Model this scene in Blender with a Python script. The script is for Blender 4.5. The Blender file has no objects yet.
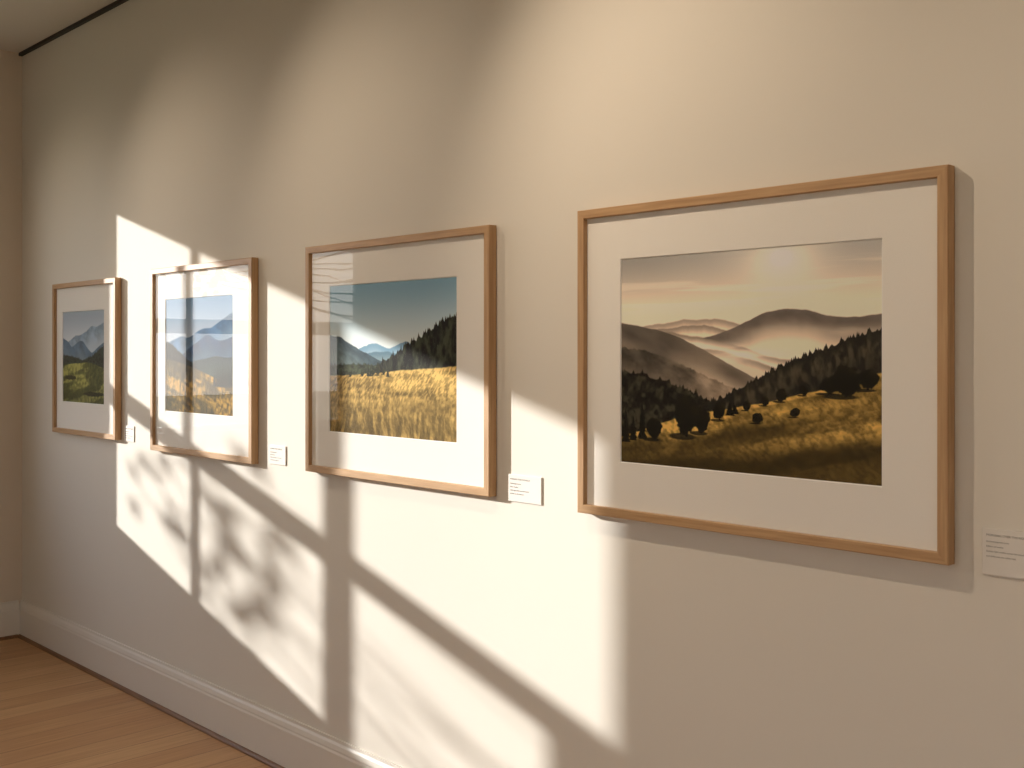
import bpy, bmesh, math, random
import numpy as np
from mathutils import Vector

random.seed(7)
scene = bpy.context.scene
scene.view_settings.view_transform = 'Standard'
scene.view_settings.look = 'None'
scene.view_settings.exposure = 0.0

def s2l(c):
    return tuple(((x/255)/12.92 if x/255 <= .04045 else ((x/255+.055)/1.055)**2.4) for x in c)

# ------------------------------------------------------------------ materials
def new_mat(name):
    m = bpy.data.materials.new(name); m.use_nodes = True
    nt = m.node_tree; b = nt.nodes['Principled BSDF']
    return m, nt, b

def paint_mat(name, col, rough=.85, bump=.02, scale=180, var=.02):
    m, nt, b = new_mat(name)
    b.inputs['Roughness'].default_value = rough
    tc = nt.nodes.new('ShaderNodeTexCoord')
    n = nt.nodes.new('ShaderNodeTexNoise'); n.inputs['Scale'].default_value = scale; n.inputs['Detail'].default_value = 4
    n2 = nt.nodes.new('ShaderNodeTexNoise'); n2.inputs['Scale'].default_value = 1.2
    nt.links.new(tc.outputs['Object'], n.inputs['Vector']); nt.links.new(tc.outputs['Object'], n2.inputs['Vector'])
    mx = nt.nodes.new('ShaderNodeMix'); mx.data_type = 'RGBA'
    mx.inputs['A'].default_value = (*[c*(1-var) for c in col], 1)
    mx.inputs['B'].default_value = (*[min(1, c*(1+var)) for c in col], 1)
    nt.links.new(n2.outputs['Fac'], mx.inputs['Factor'])
    nt.links.new(mx.outputs['Result'], b.inputs['Base Color'])
    bp = nt.nodes.new('ShaderNodeBump'); bp.inputs['Strength'].default_value = bump; bp.inputs['Distance'].default_value = .002
    nt.links.new(n.outputs['Fac'], bp.inputs['Height']); nt.links.new(bp.outputs['Normal'], b.inputs['Normal'])
    return m

def wood_mat(name, c1, c2, axis, rough=.45):
    m, nt, b = new_mat(name)
    b.inputs['Roughness'].default_value = rough
    tc = nt.nodes.new('ShaderNodeTexCoord'); mp = nt.nodes.new('ShaderNodeMapping')
    sc = [60, 60, 60]; sc[axis] = 3
    mp.inputs['Scale'].default_value = sc
    n = nt.nodes.new('ShaderNodeTexNoise'); n.inputs['Scale'].default_value = 2; n.inputs['Detail'].default_value = 5
    cr = nt.nodes.new('ShaderNodeValToRGB')
    cr.color_ramp.elements[0].position = .3; cr.color_ramp.elements[0].color = (*c1, 1)
    cr.color_ramp.elements[1].position = .7; cr.color_ramp.elements[1].color = (*c2, 1)
    nt.links.new(tc.outputs['Object'], mp.inputs['Vector']); nt.links.new(mp.outputs['Vector'], n.inputs['Vector'])
    nt.links.new(n.outputs['Fac'], cr.inputs['Fac']); nt.links.new(cr.outputs['Color'], b.inputs['Base Color'])
    bp = nt.nodes.new('ShaderNodeBump'); bp.inputs['Strength'].default_value = .08; bp.inputs['Distance'].default_value = .001
    nt.links.new(n.outputs['Fac'], bp.inputs['Height']); nt.links.new(bp.outputs['Normal'], b.inputs['Normal'])
    return m

M_wall = paint_mat('wall_paint', (.78, .742, .668))
M_wall2 = paint_mat('side_wall_paint', (.74, .655, .55))
M_ceil = paint_mat('ceiling_paint', (.78, .75, .70))
M_trim = paint_mat('trim_paint', (.80, .765, .70), rough=.45, bump=.005)
M_black = paint_mat('black_metal', (.012, .011, .01), rough=.5)
M_mat = paint_mat('mat_board', (.93, .90, .84), rough=.95, bump=.03, scale=400, var=.005)
M_bevel = paint_mat('mat_core', (.94, .93, .90), rough=.9, bump=0)
M_card = paint_mat('label_card', (.80, .77, .72), rough=.7, bump=.01)
M_ink = paint_mat('label_ink', (.28, .26, .24), rough=.8, bump=0)
M_oakx = wood_mat('frame_oak_horizontal', s2l((176, 138, 98)), s2l((200, 164, 122)), 0)
M_oakz = wood_mat('frame_oak_vertical', s2l((176, 138, 98)), s2l((200, 164, 122)), 2)
M_shoe = wood_mat('shoe_wood', s2l((110, 76, 48)), s2l((140, 102, 68)), 0)
M_leaf = paint_mat('leaf_green', (.06, .12, .03), rough=.6)
M_bark = paint_mat('bark', (.10, .07, .05), rough=.9)
M_ground = paint_mat('lawn', (.16, .18, .10), rough=.95, scale=30, var=.2)

# floor
M_floor, nt, b = new_mat('oak_planks')
tc = nt.nodes.new('ShaderNodeTexCoord'); mp = nt.nodes.new('ShaderNodeMapping')
mp.inputs['Rotation'].default_value = (0, 0, math.radians(90))
nt.links.new(tc.outputs['Object'], mp.inputs['Vector'])
br = nt.nodes.new('ShaderNodeTexBrick')
br.inputs['Scale'].default_value = 1; br.inputs['Brick Width'].default_value = 1.7; br.inputs['Row Height'].default_value = .13
br.inputs['Mortar Size'].default_value = .0014; br.inputs['Mortar Smooth'].default_value = .3
br.inputs['Color1'].default_value = (*s2l((194, 146, 98)), 1); br.inputs['Color2'].default_value = (*s2l((210, 166, 116)), 1)
br.inputs['Mortar'].default_value = (*s2l((124, 86, 54)), 1)
nt.links.new(mp.outputs['Vector'], br.inputs['Vector'])
mp2 = nt.nodes.new('ShaderNodeMapping'); mp2.inputs['Scale'].default_value = (45, 2, 1)
nt.links.new(tc.outputs['Object'], mp2.inputs['Vector'])
nn = nt.nodes.new('ShaderNodeTexNoise'); nn.inputs['Scale'].default_value = 1.5; nn.inputs['Detail'].default_value = 6
nt.links.new(mp2.outputs['Vector'], nn.inputs['Vector'])
cr = nt.nodes.new('ShaderNodeValToRGB')
cr.color_ramp.elements[0].position = .3; cr.color_ramp.elements[0].color = (.80, .76, .70, 1)
cr.color_ramp.elements[1].position = .7; cr.color_ramp.elements[1].color = (1, 1, 1, 1)
nt.links.new(nn.outputs['Fac'], cr.inputs['Fac'])
mx = nt.nodes.new('ShaderNodeMix'); mx.data_type = 'RGBA'; mx.blend_type = 'MULTIPLY'; mx.inputs['Factor'].default_value = 1
nt.links.new(br.outputs['Color'], mx.inputs['A']); nt.links.new(cr.outputs['Color'], mx.inputs['B'])
nt.links.new(mx.outputs['Result'], b.inputs['Base Color']); b.inputs['Roughness'].default_value = .42

# glass: symmetric Schlick reflectance, transparent otherwise
M_glass, nt, b = new_mat('picture_glazing'); nt.nodes.remove(b)
out = nt.nodes['Material Output']
tr = nt.nodes.new('ShaderNodeBsdfTransparent'); gl = nt.nodes.new('ShaderNodeBsdfGlossy'); gl.inputs['Roughness'].default_value = .008
lw = nt.nodes.new('ShaderNodeLayerWeight'); lw.inputs['Blend'].default_value = .5
pw = nt.nodes.new('ShaderNodeMath'); pw.operation = 'POWER'; pw.inputs[1].default_value = 5
ma = nt.nodes.new('ShaderNodeMath'); ma.operation = 'MULTIPLY_ADD'; ma.inputs[1].default_value = .90; ma.inputs[2].default_value = .034
ms = nt.nodes.new('ShaderNodeMixShader')
nt.links.new(lw.outputs['Facing'], pw.inputs[0]); nt.links.new(pw.outputs[0], ma.inputs[0])
nt.links.new(ma.outputs[0], ms.inputs[0]); nt.links.new(tr.outputs[0], ms.inputs[1]); nt.links.new(gl.outputs[0], ms.inputs[2])
nt.links.new(ms.outputs[0], out.inputs['Surface'])

M_print, nt, b = new_mat('photographic_print')
ca = nt.nodes.new('ShaderNodeVertexColor'); ca.layer_name = 'photo'
nt.links.new(ca.outputs['Color'], b.inputs['Base Color']); b.inputs['Roughness'].default_value = .6
b.inputs['Specular IOR Level'].default_value = .10

# ------------------------------------------------------------------ mesh helpers
def add_obj(name, me, parent=None, mats=()):
    o = bpy.data.objects.new(name, me); scene.collection.objects.link(o)
    for m in mats: me.materials.append(m)
    if parent: o.parent = parent
    return o

def boxes(name, blist, mat, parent=None, bevel=0):
    """blist: (x0,x1,y0,y1,z0,z1)"""
    bm = bmesh.new()
    for (x0, x1, y0, y1, z0, z1) in blist:
        v = [bm.verts.new(p) for p in [(x0,y0,z0),(x1,y0,z0),(x1,y1,z0),(x0,y1,z0),(x0,y0,z1),(x1,y0,z1),(x1,y1,z1),(x0,y1,z1)]]
        for f in [(0,3,2,1),(4,5,6,7),(0,1,5,4),(1,2,6,5),(2,3,7,6),(3,0,4,7)]:
            bm.faces.new([v[i] for i in f])
    me = bpy.data.meshes.new(name); bm.to_mesh(me); bm.free()
    o = add_obj(name, me, parent, [mat])
    if bevel:
        md = o.modifiers.new('bevel', 'BEVEL'); md.width = bevel; md.segments = 2
    return o

def empty(name, loc=(0,0,0)):
    e = bpy.data.objects.new(name, None); e.location = loc; e.empty_display_size = .1
    scene.collection.objects.link(e); return e

def extrude_profile(name, prof, axis, a0, a1, mat, flip=1):
    bm = bmesh.new(); rings = []
    for a in (a0, a1):
        r = []
        for d, z in prof:
            r.append(bm.verts.new((a, -d, z) if axis == 'x' else (-6+d, a, z)))
        rings.append(r)
    n = len(prof)
    for i in range(n):
        bm.faces.new([rings[0][i], rings[0][(i+1) % n], rings[1][(i+1) % n], rings[1][i]])
    bm.faces.new(rings[0]); bm.faces.new(list(reversed(rings[1])))
    bmesh.ops.recalc_face_normals(bm, faces=bm.faces)
    me = bpy.data.meshes.new(name); bm.to_mesh(me); bm.free()
    return add_obj(name, me, None, [mat])

# ------------------------------------------------------------------ room shell
XL, XR, YF, H = -6.0, 3.5, -5.2, 3.08
T = .10
boxes('wall_back', [(XL-T, XR+T, 0, .12, -.1, H+.1)], M_wall)
WY0, WY1, WZ0, WZ1 = -2.262, -.602, 1.03, 2.51
boxes('wall_left', [(XL-T, XL, YF-T, WY0, 0, H), (XL-T, XL, WY1, 0, 0, H),
                    (XL-T, XL, WY0, WY1, 0, WZ0), (XL-T, XL, WY0, WY1, WZ1, H)], M_wall2)
boxes('wall_right', [(XR, XR+T, YF-T, 0, 0, H)], M_wall2)
fill_wins = [(-3.1, -1.5), (-.9, .7), (1.3, 2.9)]  # unseen window openings, added to let sky light fill the room
seg = []; x = XL
for a, c in fill_wins:
    seg.append((x, a, YF-T, YF, 0, H)); seg.append((a, c, YF-T, YF, 0, .5)); seg.append((a, c, YF-T, YF, 2.6, H)); x = c
seg.append((x, XR, YF-T, YF, 0, H))
boxes('wall_front', seg, M_wall2)
boxes('floor', [(XL-T, XR+T, YF-T, .12, -.1, 0)], M_floor)
boxes('ceiling', [(XL-T, XR+T, YF-T, .12, H, H+.1)], M_ceil)
boxes('ground', [(-40, 30, -40, 10, -.3, -.2)], M_ground)

prof = [(0, 0), (.020, 0), (.020, .145), (.017, .152), (.017, .158), (.013, .172), (.008, .18), (.007, .19), (0, .19)]
extrude_profile('baseboard_back', prof, 'x', XL, XR, M_trim)
extrude_profile('baseboard_left', prof, 'y', YF, -.02, M_trim)
shoe = [(.020, 0), (.034, 0), (.033, .006), (.028, .012), (.020, .015)]
extrude_profile('trim_1', shoe, 'x', XL+.02, XR, M_shoe)
extrude_profile('trim_2', shoe, 'y', YF, -.03, M_shoe)
boxes('dark_slot_strip', [(XL, XR, -.018, 0, H-.016, H)], M_black)  # black strip stands in for the shade of the wall/ceiling slot

w = empty('window_1', (0, 0, 0))
xa, xb = -6.07, -6.03
bars = [(xa, xb, WY0, -2.225, WZ0, WZ1), (xa, xb, -.632, WY1, WZ0, WZ1),
        (xa, xb, WY0, WY1, 2.477, WZ1), (xa, xb, WY0, WY1, WZ0, 1.06)]
boxes('window_casing', bars, M_trim, w)
boxes('mullions', [(xa, xb, -1.043, -1.019, 1.06, 2.477), (xa, xb, -1.603, -1.523, 1.06, 2.477)], M_trim, w)
boxes('transom', [(xa, xb, -2.225, -.632, 1.61, 1.695)], M_trim, w)
boxes('lower_pane_blocker', [(xa+.005, xb-.005, -2.225, -2.095, 1.06, 1.62)], M_trim, w)  # added unseen board, blocks sun to narrow the light patch below the transom
boxes('window_sill', [(-6.0, -5.95, WY0-.05, WY1+.05, 1.0, 1.03)], M_trim, w, .004)
for i, (a, c) in enumerate(fill_wins):
    w = empty('window_%d' % (i+2))  # added window for sky fill, out of view
    ya, yb = YF-.07, YF-.03
    m = (a+c)/2
    boxes('window_casing', [(a, a+.05, ya, yb, .5, 2.6), (c-.05, c, ya, yb, .5, 2.6), (a, c, ya, yb, .5, .55), (a, c, ya, yb, 2.55, 2.6),
                            (m-.02, m+.02, ya, yb, .55, 2.55), (a, c, ya, yb, 1.7, 1.75)], M_trim, w)

# ------------------------------------------------------------------ numpy noise
def vnoise(x, y, seed):
    xi = np.floor(x).astype(np.int64); yi = np.floor(y).astype(np.int64)
    xf = x-xi; yf = y-yi
    def h(a, c):
        n = (a*374761393 + c*668265263 + seed*1442695041) & 0xffffffff
        n = ((n ^ (n >> 13))*1274126177) & 0xffffffff
        n = n ^ (n >> 16)
        return (n & 0xffff)/65535.0
    u = xf*xf*(3-2*xf); v = yf*yf*(3-2*yf)
    return (h(xi, yi)*(1-u)+h(xi+1, yi)*u)*(1-v)+(h(xi, yi+1)*(1-u)+h(xi+1, yi+1)*u)*v
def fbm(x, y, seed, o=4):
    r = 0; a = .5; t = 0
    for i in range(o):
        r = r+a*vnoise(x*2**i, y*2**i, seed+i*17); t += a; a *= .5
    return r/t
def hc(x, y, seed, o=3, k=2.2):
    return np.clip((fbm(x, y, seed, o)-.5)*k+.5, 0, 1)
def C(*c): return np.array(c, float)/255
def sm(x, a, b_):
    t = np.clip((x-a)/(b_-a), 0, 1); return t*t*(3-2*t)
def mixc(a, c, t): return a*(1-t[..., None]) + c*t[..., None]
def ridge(u, pts, amp=.01, fr=12, seed=1):
    p = np.array(pts)
    k = sum(np.interp(u+d, p[:, 0], p[:, 1]) for d in (-.03, -.015, 0, .015, .03))/5
    return k + amp*(fbm(u*fr, u*0+.5, seed, 4)-.5)*2
def trees(u, n, hmin, hmax, w, seed):
    rs = np.random.RandomState(seed); r = np.zeros_like(u)
    for i in range(n):
        c = rs.rand()*1.04-.02; hh = hmin+(hmax-hmin)*rs.rand()**1.6; ww = w*(.6+.8*rs.rand())
        r = np.maximum(r, hh*(1-np.abs(u-c)/ww))
    return np.maximum(r, 0)
def lay(img, rd, v, col, soft=.004, op=1.0):
    a = np.clip((rd-v)/soft+.5, 0, 1)*op
    return img*(1-a[..., None]) + col*a[..., None]
def blob(img, u, v, cu, cv, ru, rv, col, seed, fr=40):
    d = np.sqrt(((u-cu)/ru)**2+((v-cv)/rv)**2) + .9*(fbm(u*fr, v*fr*.8, seed, 4)-.5)
    a = np.clip((1-d)/.15+.5, 0, 1)
    return img*(1-a[..., None]) + col*a[..., None]
def conifer(img, u, v, cu, base, hh, wd, col, seed):
    t = np.clip((v-base)/hh, 0, 1)
    tier = 1-((t*6+seed*.37) % 1)*.45
    half = wd*(1-t)*tier*(.75+.5*fbm(u*150, v*90, seed, 2))+.0012
    a = np.clip((half-np.abs(u-cu))/.003+.5, 0, 1)*(v > base)*(v < base+hh)
    return mixc(img, np.ones_like(img)*col, a)
def crown(img, u, v, cu, base, hh, ru, seed, dark, lit):
    """one broadleaf tree: trunk, ragged round crown, rim-lit leaves, dark ground patch"""
    a = np.clip((1-np.sqrt(((u-cu+ru*.4)/(ru*1.3))**2+((v-base)/(hh*.09))**2))*4, 0, 1)
    img = mixc(img, np.ones_like(img)*dark, .8*a)
    a = np.clip((ru*.10-np.abs(u-cu))/.002+.5, 0, 1)*(v > base)*(v < base+hh*.5)
    img = mixc(img, np.ones_like(img)*dark, a)
    n = fbm(u*60, v*48, seed, 4)
    cv = base+hh*.54
    d = np.sqrt(((u-cu)/ru)**2+((v-cv)/(hh*.47))**2)+.7*(n-.5)
    a = np.clip((1-d)/.12+.5, 0, 1)
    sh = np.clip(((u-cu)/ru+(v-cv)/(hh*.44))*.45, 0, 1)*hc(u*60, v*50, seed+9, 3, 3)
    return mixc(img, mixc(np.ones_like(img)*dark, np.ones_like(img)*lit, .5*sh), a)

def photo_mist(u, v):
    one = np.ones_like(u)[..., None]
    g = sm(v, .72, 1.02)
    img = mixc(one*C(232, 212, 186), one*C(166, 164, 158), g)
    img = img*(1-.14*sm(.5-u, 0, .5)*g)[..., None]
    st = fbm(u*2.0+v*2, v*30, 5, 5); img = mixc(img, one*C(244, 229, 206), .35*sm(st, .5, .68)*sm(v, .70, .78)*(1-sm(v, .9, 1)))
    d = np.sqrt(((u-.66)*1.1)**2+((v-.955)*1.2)**2)
    img = mixc(img, one*C(248, 236, 214), .80*np.exp(-(d/.17)**2))
    img = mixc(img, one*C(255, 253, 246), np.exp(-(d/.026)**2))
    mist = one*C(228, 208, 182)
    r = ridge(u, [(0, .655), (.09, .667), (.15, .676), (.2, .675), (.27, .695), (.33, .685), (.39, .70), (.45, .69), (.52, .66), (.6, .6)], .008, 18, 3)
    img = lay(img, r, v, mixc(one*C(156, 141, 126), mist, sm(r-v, .0, .045)), .006)
    r = ridge(u, [(0, .60), (.1, .64), (.2, .655), (.3, .665), (.36, .67), (.42, .655), (.5, .62), (.6, .55)], .008, 22, 4)
    img = lay(img, r, v, mixc(one*C(142, 128, 114), mist, sm(r-v, .0, .045)), .006)
    r = ridge(u, [(.25, .56), (.33, .60), (.42, .628), (.50, .662), (.55, .690), (.59, .716), (.64, .728), (.70, .732), (.75, .726), (.80, .703), (.84, .690), (.90, .686), (.95, .69), (1, .70)], .006, 22, 9)
    tx = fbm(u*26+v*20, v*26-u*8, 8, 4)
    c = mixc(one*C(100, 92, 84)*(.88+.24*tx)[..., None], mist, sm(r-v, .02, .14)*(1-.3*sm(u, .75, 1)))
    img = lay(img, r, v, c, .005)
    r = ridge(u, [(.2, .64), (.33, .612), (.42, .590), (.5, .572), (.56, .545), (.62, .52), (.75, .50), (1, .48)], .008, 18, 21)
    img = lay(img, r, v, mixc(one*C(134, 120, 105), one*C(230, 212, 188), sm(r-v, 0, .035)), .008)
    r = ridge(u, [(.3, .56), (.42, .548), (.5, .525), (.57, .50), (.64, .47), (.7, .45), (1, .4)], .008, 20, 23)
    img = lay(img, r, v, mixc(one*C(128, 114, 99), one*C(216, 197, 172), sm(r-v, 0, .04)), .008)
    wisp = .55+.45*sm(fbm(u*5, v*26, 301, 4), .38, .6)
    fog = np.exp(-(((u-.52)/.17)**2+((v-.530+.10*(u-.5))/.045)**2))*wisp
    img = mixc(img, one*C(240, 222, 198), .9*fog)
    fog = np.exp(-(((u-.80)/.24)**2+((v-.630)/.026)**2))*wisp
    img = mixc(img, one*C(210, 192, 168), .65*fog)
    r = ridge(u, [(0, .685), (.05, .68), (.10, .662), (.18, .645), (.26, .612), (.33, .572), (.40, .530), (.46, .488), (.52, .455), (.6, .40), (.7, .3), (1, .2)], .006, 22, 31)
    fold = hc(u*6+v*6, (v-u*.3)*5, 77, 4, 2.2)
    c = mixc(one*C(90, 83, 74), one*C(132, 119, 103), sm(u, .05, .5)*.8)
    c = c*(.76+.44*fold)[..., None]
    c = mixc(c, one*C(198, 179, 154), .9*sm(r-v, .03, .13)*sm(u, .16, .44))
    c = mixc(c, one*C(140, 126, 108), .55*sm(r-v, .04, .12)*(1-sm(u, .0, .25)))
    img = lay(img, r, v, c, .005)
    r = ridge(u, [(0, .565), (.08, .557), (.16, .530), (.24, .495), (.32, .455), (.40, .415), (.48, .376), (.6, .28), (.8, .15), (1, .1)], .010, 24, 33)+trees(u, 200, .003, .010, .005, 61)
    c = mixc(one*C(66, 61, 53), one*C(144, 128, 109), sm(u, .12, .48))*(.74+.52*hc(u*22+v*10, v*22, 14))[..., None]
    c = mixc(c, one*C(124, 111, 94), .6*sm(r-v, .03, .12)*(1-.3*sm(u, 0, .3)))
    img = lay(img, r, v, c, .005)
    r = ridge(u, [(0, .445), (.10, .43), (.2, .395), (.28, .36), (.36, .325), (.44, .28), (.52, .23), (.6, .18), (1, 0)], .006, 18, 35)+trees(u, 130, .006, .034, .009, 62)
    img = lay(img, r, v, one*C(38, 36, 28)*(.45+1.1*hc(u*50, v*36, 12, 3, 2.8))[..., None], .004)
    r = ridge(u, [(.3, .26), (.38, .30), (.43, .328), (.5, .372), (.583, .424), (.65, .468), (.728, .510), (.80, .545), (.865, .578), (.93, .604), (1, .632)], .006, 22, 41)+trees(u, 200, .003, .028, .007, 63)
    r = np.where(u < .36, r-(.36-u)*2, r)
    tops = hc(u*70, v*30+u*20, 3, 3, 3)
    c = mixc(one*C(30, 29, 24), one*C(100, 90, 70), .6*sm(r-v, .01, .06)*tops*sm(.3-(r-v), .05, .3)+.10*tops)
    img = lay(img, r, v, c, .004)
    # meadow
    r = ridge(u, [(0, .125), (.08, .155), (.18, .205), (.30, .25), (.43, .275), (.55, .305), (.656, .338), (.76, .372), (.865, .405), (.93, .43), (1, .46)], .010, 10, 51)
    s = v-.30*u
    fine = hc(u*80+v*30, v*60, 72, 3, 3.2)
    med = hc(u*30, v*36-u*14, 73, 3, 2.6)
    band = fbm(u*3.2+1, s*13, 71, 5)
    folds = .5+.5*np.sin((s*1.0+.12*fbm(u*2.5, s*3, 15, 3))*40+u*3)
    lum = (.36+.52*sm(band, .36, .60)+.26*folds)*(.52+.40*fine+.30*med)
    lum = lum*(.24+.86*sm(v-.14*u, -.02, .15))*(.66+.36*sm(u, .0, .35))
    lum = np.maximum(lum, .62*sm(v-r, -.13, -.03)*(.65+.5*fine)*sm(u, .12, .26)*sm(.66-u, 0, .2))
    lum = np.maximum(lum, sm(v-r, -.036, -.008)*(.75+.35*fine)*sm(u, .05, .3))
    lum = lum*(1-.55*np.exp(-(((u-.5)/.25)**2+((s-.02)/.035)**2)))
    c = mixc(one*C(42, 35, 17), one*C(206, 168, 88), np.clip(lum, 0, 1))
    img = lay(img, r, v, c, .006)
    D, L = C(18, 18, 12), C(84, 72, 38)
    for k, (cu, bs, hh, ru) in enumerate([(.60, .305, .040, .015), (.66, .325, .060, .020), (.74, .355, .045, .015), (.53, .28, .04, .014), (.425, .230, .080, .025),
                                          (.83, .365, .07, .032), (.955, .385, .085, .036), (.885, .355, .135, .050), (.57, .225, .045, .020), (.71, .26, .04, .018),
                                          (.15, .12, .11, .032), (.352, .165, .120, .032), (.290, .145, .195, .050)]):
        img = crown(img, u, v, cu, bs, hh, ru, k+200, D, L)
    for k, (cu, bs, hh) in enumerate([(.02, .10, .17), (.055, .11, .12), (.095, .12, .19), (.465, .255, .06), (.485, .262, .04)]):
        img = conifer(img, u, v, cu, bs, hh, .022, D, k+3)
    return img

def photo_field(u, v):
    one = np.ones_like(u)[..., None]
    img = mixc(one*C(220, 225, 221), one*C(118, 154, 174), sm(v, .50, 1.05))
    r = ridge(u, [(.1, .5), (.22, .55), (.30, .585), (.36, .61), (.42, .600), (.48, .565), (.53, .575), (.60, .612), (.64, .615), (.72, .57), (1, .5)], .010, 22, 3)
    img = lay(img, r, v, mixc(one*C(112, 146, 166), one*C(170, 188, 194), sm(r-v, 0, .10)), .006)
    r = ridge(u, [(0, .52), (.2, .52), (.32, .535), (.42, .55), (.5, .545), (.58, .53), (1, .5)], .010, 22, 7)
    img = lay(img, r, v, mixc(one*C(88, 116, 130), one*C(130, 148, 150), sm(r-v, 0, .08)), .006)
    r = ridge(u, [(0, .66), (.06, .655), (.12, .638), (.18, .60), (.25, .565), (.32, .535), (.40, .50), (.48, .48), (.6, .46), (1, .42)], .008, 22, 13)
    tx = fbm(u*30+v*20, v*30, 8, 4)
    img = lay(img, r, v, mixc(one*C(60, 76, 84), one*C(92, 106, 106), sm(r-v, 0, .15))*(.75+.5*tx)[..., None], .006)
    r = ridge(u, [(0, .45), (.2, .465), (.4, .455), (.5, .47), (.6, .50), (1, .5)], .01, 26, 14)+trees(u, 120, .0, .022, .009, 5)
    img = lay(img, r, v, one*C(48, 54, 38)*(.6+.8*hc(u*45, v*40, 3))[..., None], .006)
    r = ridge(u, [(.3, .40), (.43, .47), (.5, .505), (.592, .55), (.7, .612), (.816, .675), (.9, .72), (1, .762)], .006, 20, 15)+trees(u, 130, .006, .045, .011, 6)
    r = np.where(u < .42, r-(.42-u)*1.5, r)
    img = lay(img, r, v, one*C(36, 38, 28)*(.40+1.3*hc(u*45, v*18, 6, 3, 2.8))[..., None], .005)
    r = ridge(u, [(0, .385), (.3, .40), (.6, .43), (1, .46)], .006, 20, 16)
    per = .25+.75*sm(.42-v, 0, .40)
    f1 = hc(u*95+6*np.sin(v*9), v*50, 18, 3, 3.0)
    f2 = hc(u*48+3*fbm(v*9, u*5, 3), v*9, 19, 4, 3.0)
    f3 = hc(u*5, v*18, 20, 4, 2.8)
    tex = f1*(1-.6*per)+f2*.6*per
    lum = .06+.62*tex+.50*f3*(1-.3*per)
    low = sm(.26-v, 0, .24)
    lum = lum*(1-.72*low*(1-f2))*(1-.25*low)
    lum = lum*(1-.40*np.exp(-(((u-.75)/.4)**2+((v-.20)/.05)**2)))+.20*sm(v, .28, .40)
    c = mixc(one*C(78, 62, 26), one*C(214, 176, 100), np.clip(lum, 0, 1))
    img = lay(img, r, v, c, .008)
    for k, (cu, bs, hh, ru) in enumerate([(.41, .395, .06, .020), (.37, .39, .04, .014), (.455, .40, .04, .013), (.28, .385, .03, .013), (.18, .38, .025, .012)]):
        img = crown(img, u, v, cu, bs, hh, ru, k+50, C(36, 38, 22), C(110, 104, 52))
    for k, (cu, hh) in enumerate([(.33, .08), (.35, .055), (.49, .06), (.10, .05), (.12, .065)]):
        img = conifer(img, u, v, cu, .385, hh, .014, C(36, 38, 24), k+3)
    return img

def facet(u, v, seed):
    return .86+.28*hc(u*10+v*9, v*10-u*6, seed, 4, 2.0)

def photo_alps(u, v):
    one = np.ones_like(u)[..., None]
    img = mixc(one*C(206, 218, 226), one*C(126, 166, 198), sm(v, .62, 1.05))
    r = ridge(u, [(0, .60), (.12, .64), (.24, .67), (.36, .65), (.48, .70), (.58, .73), (.68, .73), (.8, .78), (.9, .82), (1, .86)], .006, 10, 3)
    img = lay(img, r, v, mixc(one*C(84, 126, 162)*facet(u, v, 5)[..., None], one*C(146, 174, 192), sm(r-v, 0, .24)), .01)
    r = ridge(u, [(.15, .45), (.28, .52), (.40, .58), (.50, .62), (.58, .66), (.64, .675), (.72, .65), (.82, .62), (.92, .635), (1, .66)], .006, 12, 13)
    img = lay(img, r, v, mixc(one*C(36, 74, 112)*facet(u, v, 6)[..., None], one*C(86, 118, 140), sm(r-v, 0, .22)), .008)
    r = ridge(u, [(.3, .40), (.45, .46), (.6, .47), (.75, .50), (.9, .48), (1, .49)], .006, 14, 15)
    img = lay(img, r, v, mixc(one*C(36, 60, 66), one*C(58, 78, 70), sm(r-v, 0, .15)), .008)
    r = ridge(u, [(0, .62), (.08, .60), (.18, .545), (.28, .49), (.38, .44), (.5, .38), (.7, .3), (1, .2)], .006, 18, 14)+trees(u, 110, 0, .022, .010, 6)
    img = lay(img, r, v, one*C(12, 18, 18)*(.7+.6*hc(u*40, v*40, 3))[..., None], .006)
    r = ridge(u, [(0, .47), (.2, .44), (.45, .39), (.7, .32), (.85, .28), (1, .27)], .006, 10, 16)
    bl = hc(u*40, v*24, 18, 3, 2.8); band = fbm(u*3, (v+.3*u)*14, 17, 4)
    lum = (.32+.7*sm(band, .35, .65))*(.45+.70*bl)
    c = mixc(one*C(54, 46, 12), one*C(214, 166, 62), np.clip(lum, 0, 1))
    img = lay(img, r, v, c, .008)
    for k, (cu, hh) in enumerate([(.74, .14), (.785, .18), (.82, .15), (.86, .21), (.90, .16), (.94, .22), (.98, .18)]):
        img = conifer(img, u, v, cu, .235, hh, .034, C(10, 16, 12), k+2)
    return img

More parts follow.
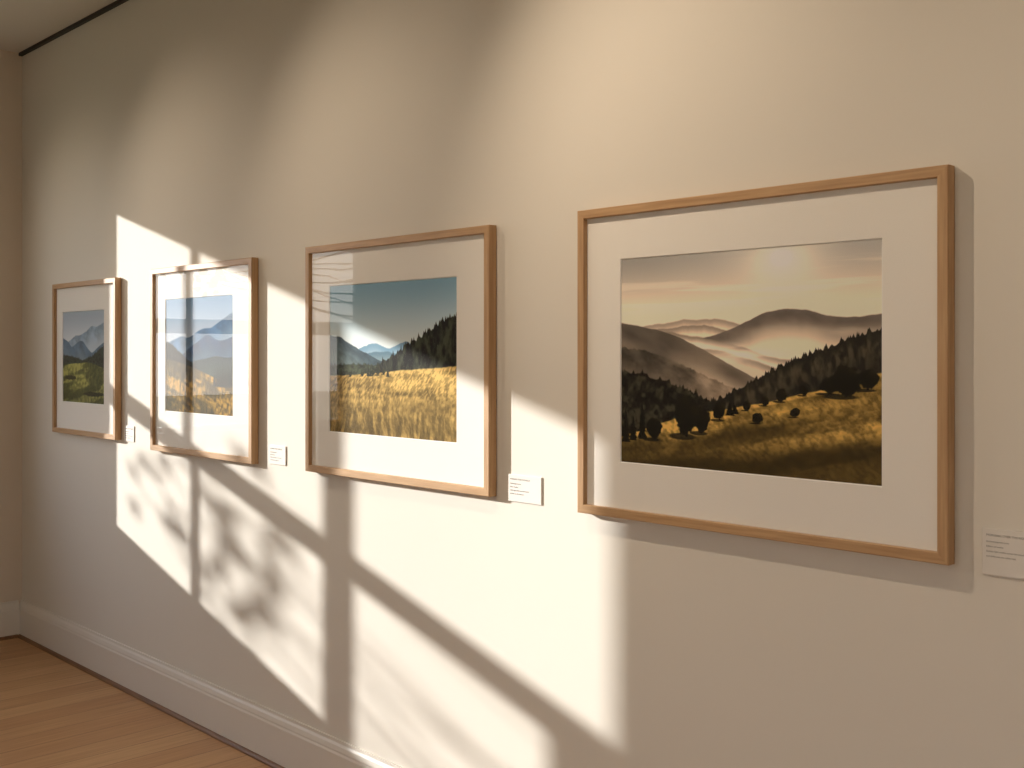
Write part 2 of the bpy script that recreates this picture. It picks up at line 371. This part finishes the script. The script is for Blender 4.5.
def photo_valley(u, v):
    one = np.ones_like(u)[..., None]
    img = mixc(one*C(198, 203, 204), one*C(146, 160, 170), sm(v, .6, 1.0))
    r = ridge(u, [(0, .64), (.2, .69), (.33, .74), (.42, .73), (.58, .78), (.70, .84), (.82, .82), (1, .87)], .008, 12, 3)
    img = lay(img, r, v, mixc(one*C(124, 144, 160)*facet(u, v, 5)[..., None], one*C(166, 178, 184), sm(r-v, 0, .25)), .01)
    r = ridge(u, [(0, .71), (.10, .68), (.22, .61), (.32, .64), (.42, .68), (.50, .67), (.6, .60), (.72, .54), (.84, .60), (1, .66)], .008, 14, 13)
    img = lay(img, r, v, mixc(one*C(80, 102, 120)*facet(u, v, 6)[..., None], one*C(110, 126, 134), sm(r-v, 0, .25)), .01)
    r = ridge(u, [(0, .52), (.25, .50), (.5, .46), (.7, .50), (.85, .56), (1, .62)], .008, 20, 14)+trees(u, 110, 0, .024, .010, 6)
    img = lay(img, r, v, one*C(38, 48, 40)*(.7+.6*hc(u*40, v*40, 3))[..., None], .006)
    r = ridge(u, [(0, .41), (.3, .43), (.6, .44), (.8, .42), (1, .38)], .008, 10, 16)
    bl = hc(u*40, v*28, 18, 3, 2.6); band = fbm(u*2.5, (v-.2*u)*12, 17, 4)
    lum = (.28+.80*sm(band, .38, .62))*(.5+.7*bl)*(.55+.5*sm(v, 0, .3))
    c = mixc(one*C(48, 54, 28), one*C(158, 156, 84), np.clip(lum, 0, 1))
    img = lay(img, r, v, c, .008)
    for (cu, cv, ru, rv, sd) in [(.2, .27, .14, .025, 1), (.75, .10, .22, .025, 2)]:
        img = blob(img, u, v, cu, cv, ru, rv, C(38, 42, 25), sd+30)
    return img

def make_print(name, fn, x0, x1, z0, z1, y, nu, nv, parent, gain):
    us, vs = np.meshgrid(np.linspace(0, 1, nu), np.linspace(0, 1, nv))
    img = np.clip(fn(us, vs), 0, 1)
    lin = np.where(img <= .04045, img/12.92, ((img+.055)/1.055)**2.4)
    lin = np.clip(lin*np.array(gain), 0, .95)
    N = nu*nv
    co = np.empty((N, 3)); co[:, 0] = (x0+(x1-x0)*us).ravel(); co[:, 1] = y; co[:, 2] = (z0+(z1-z0)*vs).ravel()
    idx = np.arange(N).reshape(nv, nu)
    f = np.stack([idx[:-1, :-1], idx[:-1, 1:], idx[1:, 1:], idx[1:, :-1]], -1).reshape(-1, 4)
    me = bpy.data.meshes.new(name)
    me.vertices.add(N); me.vertices.foreach_set('co', co.ravel())
    me.loops.add(f.size); me.loops.foreach_set('vertex_index', f.ravel().astype(np.int32))
    me.polygons.add(len(f)); me.polygons.foreach_set('loop_start', (np.arange(len(f))*4).astype(np.int32))
    me.update(calc_edges=True)
    at = me.color_attributes.new('photo', 'FLOAT_COLOR', 'POINT')
    col = np.ones((N, 4)); col[:, :3] = lin.reshape(-1, 3)
    at.data.foreach_set('color', col.ravel())
    return add_obj(name, me, parent, [M_print])

def rect_ring(name, steps, parent, mats, matfn=None):
    bm = bmesh.new(); rings = []
    for (x0, x1, z0, z1, y) in steps:
        rings.append([bm.verts.new(p) for p in [(x0, y, z0), (x1, y, z0), (x1, y, z1), (x0, y, z1)]])
    n = len(rings)
    for i in range(n-1):
        for k in range(4):
            f = bm.faces.new([rings[i][k], rings[i][(k+1) % 4], rings[i+1][(k+1) % 4], rings[i+1][k]])
            f.material_index = matfn(i, k) if matfn else 0
    bmesh.ops.recalc_face_normals(bm, faces=bm.faces)
    me = bpy.data.meshes.new(name); bm.to_mesh(me); bm.free()
    return add_obj(name, me, parent, mats)

def framed(fr, pr, fn, nu, nv, gain):
    X0, X1, Z0, Z1 = fr; P0, P1, Q0, Q1 = pr
    cx, cz = (X0+X1)/2, (Z0+Z1)/2
    e = empty('framed_landscape_photograph', (cx, 0, cz))
    X0 -= cx; X1 -= cx; P0 -= cx; P1 -= cx; Z0 -= cz; Z1 -= cz; Q0 -= cz; Q1 -= cz
    yb, yf, fw, c = -.001, -.032, .023, .0018
    def R(i, y): return (X0+i, X1-i, Z0+i, Z1-i, y)
    steps = [R(.004, yb), R(0, yb-.002), R(0, yf+c), R(c, yf), R(fw-c*.8, yf), R(fw, yf+c*.8), R(fw, -.012), R(fw-.004, -.012)]
    rect_ring('wooden_frame', steps, e, [M_oakx, M_oakz], lambda i, k: 0 if k in (0, 2) else 1)
    ym = -.018; g = .003
    def P(i, y): return (P0-i, P1+i, Q0-i, Q1+i, y)
    steps = [R(fw-.003, ym+.001), R(fw-.003, ym), P(g, ym), P(g-.0026, ym+.0028)]
    rect_ring('mat_board', steps, e, [M_mat, M_bevel], lambda i, k: 1 if i == 2 else 0)
    make_print('print', fn, P0-.0005, P1+.0005, Q0-.0005, Q1+.0005, ym+.003, nu, nv, e, gain)
    boxes('backing_board', [(P0-.02, P1+.02, ym+.0035, ym+.006, Q0-.02, Q1+.02)], M_bevel, e)
    boxes('back_panel', [(X0+.01, X1-.01, -.009, -.002, Z0+.01, Z1-.01)], M_bevel, e)
    me = bpy.data.meshes.new('glazing'); i = fw-.001
    me.from_pydata([(X0+i, -.024, Z0+i), (X1-i, -.024, Z0+i), (X1-i, -.024, Z1-i), (X0+i, -.024, Z1-i)], [], [(0, 1, 2, 3)])
    add_obj('glazing', me, e, [M_glass])

framed((-1.968, -.972, 1.079, 1.870), (-1.829, -1.121, 1.222, 1.734), photo_mist, 760, 550, (1.50, 1.50, 1.55))
framed((-3.254, -2.310, 1.087, 1.863), (-3.126, -2.470, 1.232, 1.722), photo_field, 480, 360, (1.25, 1.28, 1.32))
framed((-4.440, -3.611, 1.084, 1.851), (-4.326, -3.775, 1.255, 1.718), photo_alps, 320, 260, (.70, .70, .75))
framed((-5.510, -4.785, 1.105, 1.834), (-5.413, -4.938, 1.260, 1.693), photo_valley, 260, 230, (1.40, 1.40, 1.45))

# ------------------------------------------------------------------ labels
def label(x0, x1, z0, z1):
    e = empty('wall_label', (x0, 0, z1))
    wd, hh = x1-x0, z1-z0
    boxes('card', [(0, wd, -.004, -.0005, -hh, 0)], M_card, e, .0008)
    def txt(s, size, z, x=.008):
        cu = bpy.data.curves.new('text', 'FONT'); cu.body = s; cu.size = size; cu.extrude = .0001
        o = bpy.data.objects.new('text_line', cu); o.parent = e
        o.location = (x, -.0042, z); o.rotation_euler = (math.pi/2, 0, 0); cu.materials.append(M_ink)
        scene.collection.objects.link(o)
    txt('MORNING OVER THE RIDGE', .0062, -.015)
    for i, s in enumerate(['Archival pigment print', 'Edition of twelve', 'Golden light settles across the meadow', 'and drifts into the valley mist.']):
        txt(s, .0048, -.027-.0095*i)
label(-.917, -.782, 1.068, 1.158)
label(-2.260, -2.128, 1.079, 1.155)
label(-3.534, -3.423, 1.091, 1.160)
label(-4.753, -4.655, 1.103, 1.172)

# ------------------------------------------------------------------ tree outside window, side branches reach across
def tree():
    bm = bmesh.new()
    rs = random.Random(9)
    def tube(p, q, r0, r1, n=6):
        d = (q-p).normalized(); a = d.orthogonal().normalized(); c = d.cross(a)
        A = [bm.verts.new(p+(a*math.cos(t)+c*math.sin(t))*r0) for t in [2*math.pi*i/n for i in range(n)]]
        B = [bm.verts.new(q+(a*math.cos(t)+c*math.sin(t))*r1) for t in [2*math.pi*i/n for i in range(n)]]
        for i in range(n): bm.faces.new([A[i], A[(i+1) % n], B[(i+1) % n], B[i]])
    def leaf(p, d, s):
        a = (d+Vector((rs.gauss(0, .4), rs.gauss(0, .4), rs.gauss(0, .4)))).normalized()
        c = a.cross(Vector((1, .53, -.29))).normalized(); l = s; w_ = s*.32
        pts = [p, p+a*l*.3+c*w_*.8, p+a*l*.65+c*w_*.7, p+a*l, p+a*l*.65-c*w_*.7, p+a*l*.3-c*w_*.8]
        f = bm.faces.new([bm.verts.new(x_) for x_ in pts]); f.material_index = 1
    trunk = Vector((-9.6, -5.2, -.2)); fork = Vector((-9.55, -5.0, 1.7)); top = Vector((-9.5, -4.85, 3.5))
    tube(trunk, fork, .10, .075, 10); tube(fork, top, .075, .03, 10)
    sh = Vector((-2.1, -1.113, .609))
    tips = [(-7.2, -1.42, 1.86), (-7.3, -1.46, 1.68), (-7.2, -1.56, 1.98), (-7.3, -1.60, 1.56), (-7.3, -1.80, 1.70), (-7.2, -1.84, 1.92), (-7.3, -1.92, 1.58), (-7.2, -1.74, 1.80), (-7.3, -1.98, 1.78),
            (-7.2, -1.90, 2.04), (-7.3, -1.70, 1.60)]
    for j, t in enumerate(tips):
        q = Vector(t)+sh; s0 = fork.lerp(top, .03+.05*j)
        pts = [s0]; n = 10
        for k in range(1, n+1):
            a = k/n
            pts.append(s0.lerp(q, a)+Vector((0, 0, -.06*math.sin(a*math.pi)))+Vector((0, rs.gauss(0, .012), rs.gauss(0, .014))))
        for k in range(n):
            tube(pts[k], pts[k+1], .007*(1-k/n)+.003, .007*(1-(k+1)/n)+.003)
        for k in range(6, n):
            for m in range(3):
                a = rs.random(); p = pts[k].lerp(pts[k+1], a)
                if p.y < -3.20: continue
                dirn = (pts[k+1]-pts[k]).normalized()
                side = Vector((rs.uniform(-.3, .3), rs.uniform(-.1, .6), rs.choice([-1, 1])*rs.uniform(.6, 1)))
                tw = p+(dirn*.6+side).normalized()*rs.uniform(.05, .12)
                tube(p, tw, .0028, .0015, 4)
                for _ in range(3): leaf(p.lerp(tw, rs.uniform(.4, 1)), (tw-p).normalized(), rs.uniform(.05, .085))
    me = bpy.data.meshes.new('garden_tree'); bm.to_mesh(me); bm.free()
    add_obj('garden_tree', me, None, [M_bark, M_leaf])
tree()

# ------------------------------------------------------------------ lights
sun = bpy.data.lights.new('sun', 'SUN'); sun.energy = 7.0; sun.angle = math.radians(.7); sun.color = (1, .96, .90)
so = bpy.data.objects.new('sun', sun); scene.collection.objects.link(so)
so.location = (-12, -6, 6)
so.rotation_euler = Vector((1, .53, -.29)).to_track_quat('-Z', 'Y').to_euler()

def cyl(name, r, h, parent, mat, z=0):
    bm = bmesh.new(); bmesh.ops.create_cone(bm, cap_ends=True, segments=24, radius1=r, radius2=r, depth=h)
    bmesh.ops.translate(bm, verts=bm.verts, vec=(0, 0, z))
    me = bpy.data.meshes.new(name); bm.to_mesh(me); bm.free()
    return add_obj(name, me, parent, [mat])
tr_ = empty('ceiling_light_track', (0, 0, 0))
boxes('rail', [(-5.8, 1.0, -1.115, -1.085, H-.03, H)], M_black, tr_)
for sx, tx, pw_ in [(-2.25, -1.47, 60), (-3.45, -2.78, 28), (-4.7, -4.03, 20), (-5.6, -5.15, 9), (-.9, -.1, 14)]:
    e = empty('track_spotlight', (sx, -1.1, H-.03))
    cyl('stem', .008, .06, e, M_black, -.03)
    d = (Vector((tx, 0, 1.65))-Vector((sx, -1.1, H-.11))).normalized()
    hd = cyl('lamp_head', .032, .11, e, M_black); hd.location = (0, 0, -.08)
    hd.rotation_euler = d.to_track_quat('-Z', 'Y').to_euler()
    L = bpy.data.lights.new('spot', 'SPOT'); L.energy = pw_; L.color = (1, .80, .595); L.spot_size = math.radians(84); L.spot_blend = 1; L.shadow_soft_size = .016
    lo = bpy.data.objects.new('bulb', L); scene.collection.objects.link(lo); lo.parent = e
    lo.location = Vector((0, 0, -.08))+d*.06
    lo.rotation_euler = d.to_track_quat('-Z', 'Y').to_euler()

# world: soft sky, brighter around the low sun
wd = bpy.data.worlds.new('sky'); scene.world = wd; wd.use_nodes = True
nt = wd.node_tree; bg = nt.nodes['Background']
tc = nt.nodes.new('ShaderNodeTexCoord'); sp = nt.nodes.new('ShaderNodeSeparateXYZ'); cr = nt.nodes.new('ShaderNodeValToRGB')
cr.color_ramp.elements[0].position = 0; cr.color_ramp.elements[0].color = (.97, .91, .83, 1)
cr.color_ramp.elements[1].position = .7; cr.color_ramp.elements[1].color = (.68, .78, .98, 1)
nt.links.new(tc.outputs['Generated'], sp.inputs[0]); nt.links.new(sp.outputs['Z'], cr.inputs['Fac']); nt.links.new(cr.outputs['Color'], bg.inputs['Color'])
dt = nt.nodes.new('ShaderNodeVectorMath'); dt.operation = 'DOT_PRODUCT'; dt.inputs[1].default_value = Vector((-1, -.53, .29)).normalized()
nt.links.new(tc.outputs['Generated'], dt.inputs[0])
mxm = nt.nodes.new('ShaderNodeMath'); mxm.operation = 'MAXIMUM'; mxm.inputs[1].default_value = 0
p2 = nt.nodes.new('ShaderNodeMath'); p2.operation = 'POWER'; p2.inputs[1].default_value = 3
m2 = nt.nodes.new('ShaderNodeMath'); m2.operation = 'MULTIPLY_ADD'; m2.inputs[1].default_value = 3.8; m2.inputs[2].default_value = 1.25
nt.links.new(dt.outputs['Value'], mxm.inputs[0]); nt.links.new(mxm.outputs[0], p2.inputs[0]); nt.links.new(p2.outputs[0], m2.inputs[0]); nt.links.new(m2.outputs[0], bg.inputs['Strength'])

# ------------------------------------------------------------------ camera
cam = bpy.data.cameras.new('camera'); co = bpy.data.objects.new('camera', cam); scene.collection.objects.link(co)
cam.sensor_width = 36; cam.lens = 38.67; cam.shift_y = -.03125; cam.clip_start = .05
co.location = (0, -2.15, 1.5); co.rotation_euler = (math.pi/2, 0, math.radians(46.28))
scene.camera = co
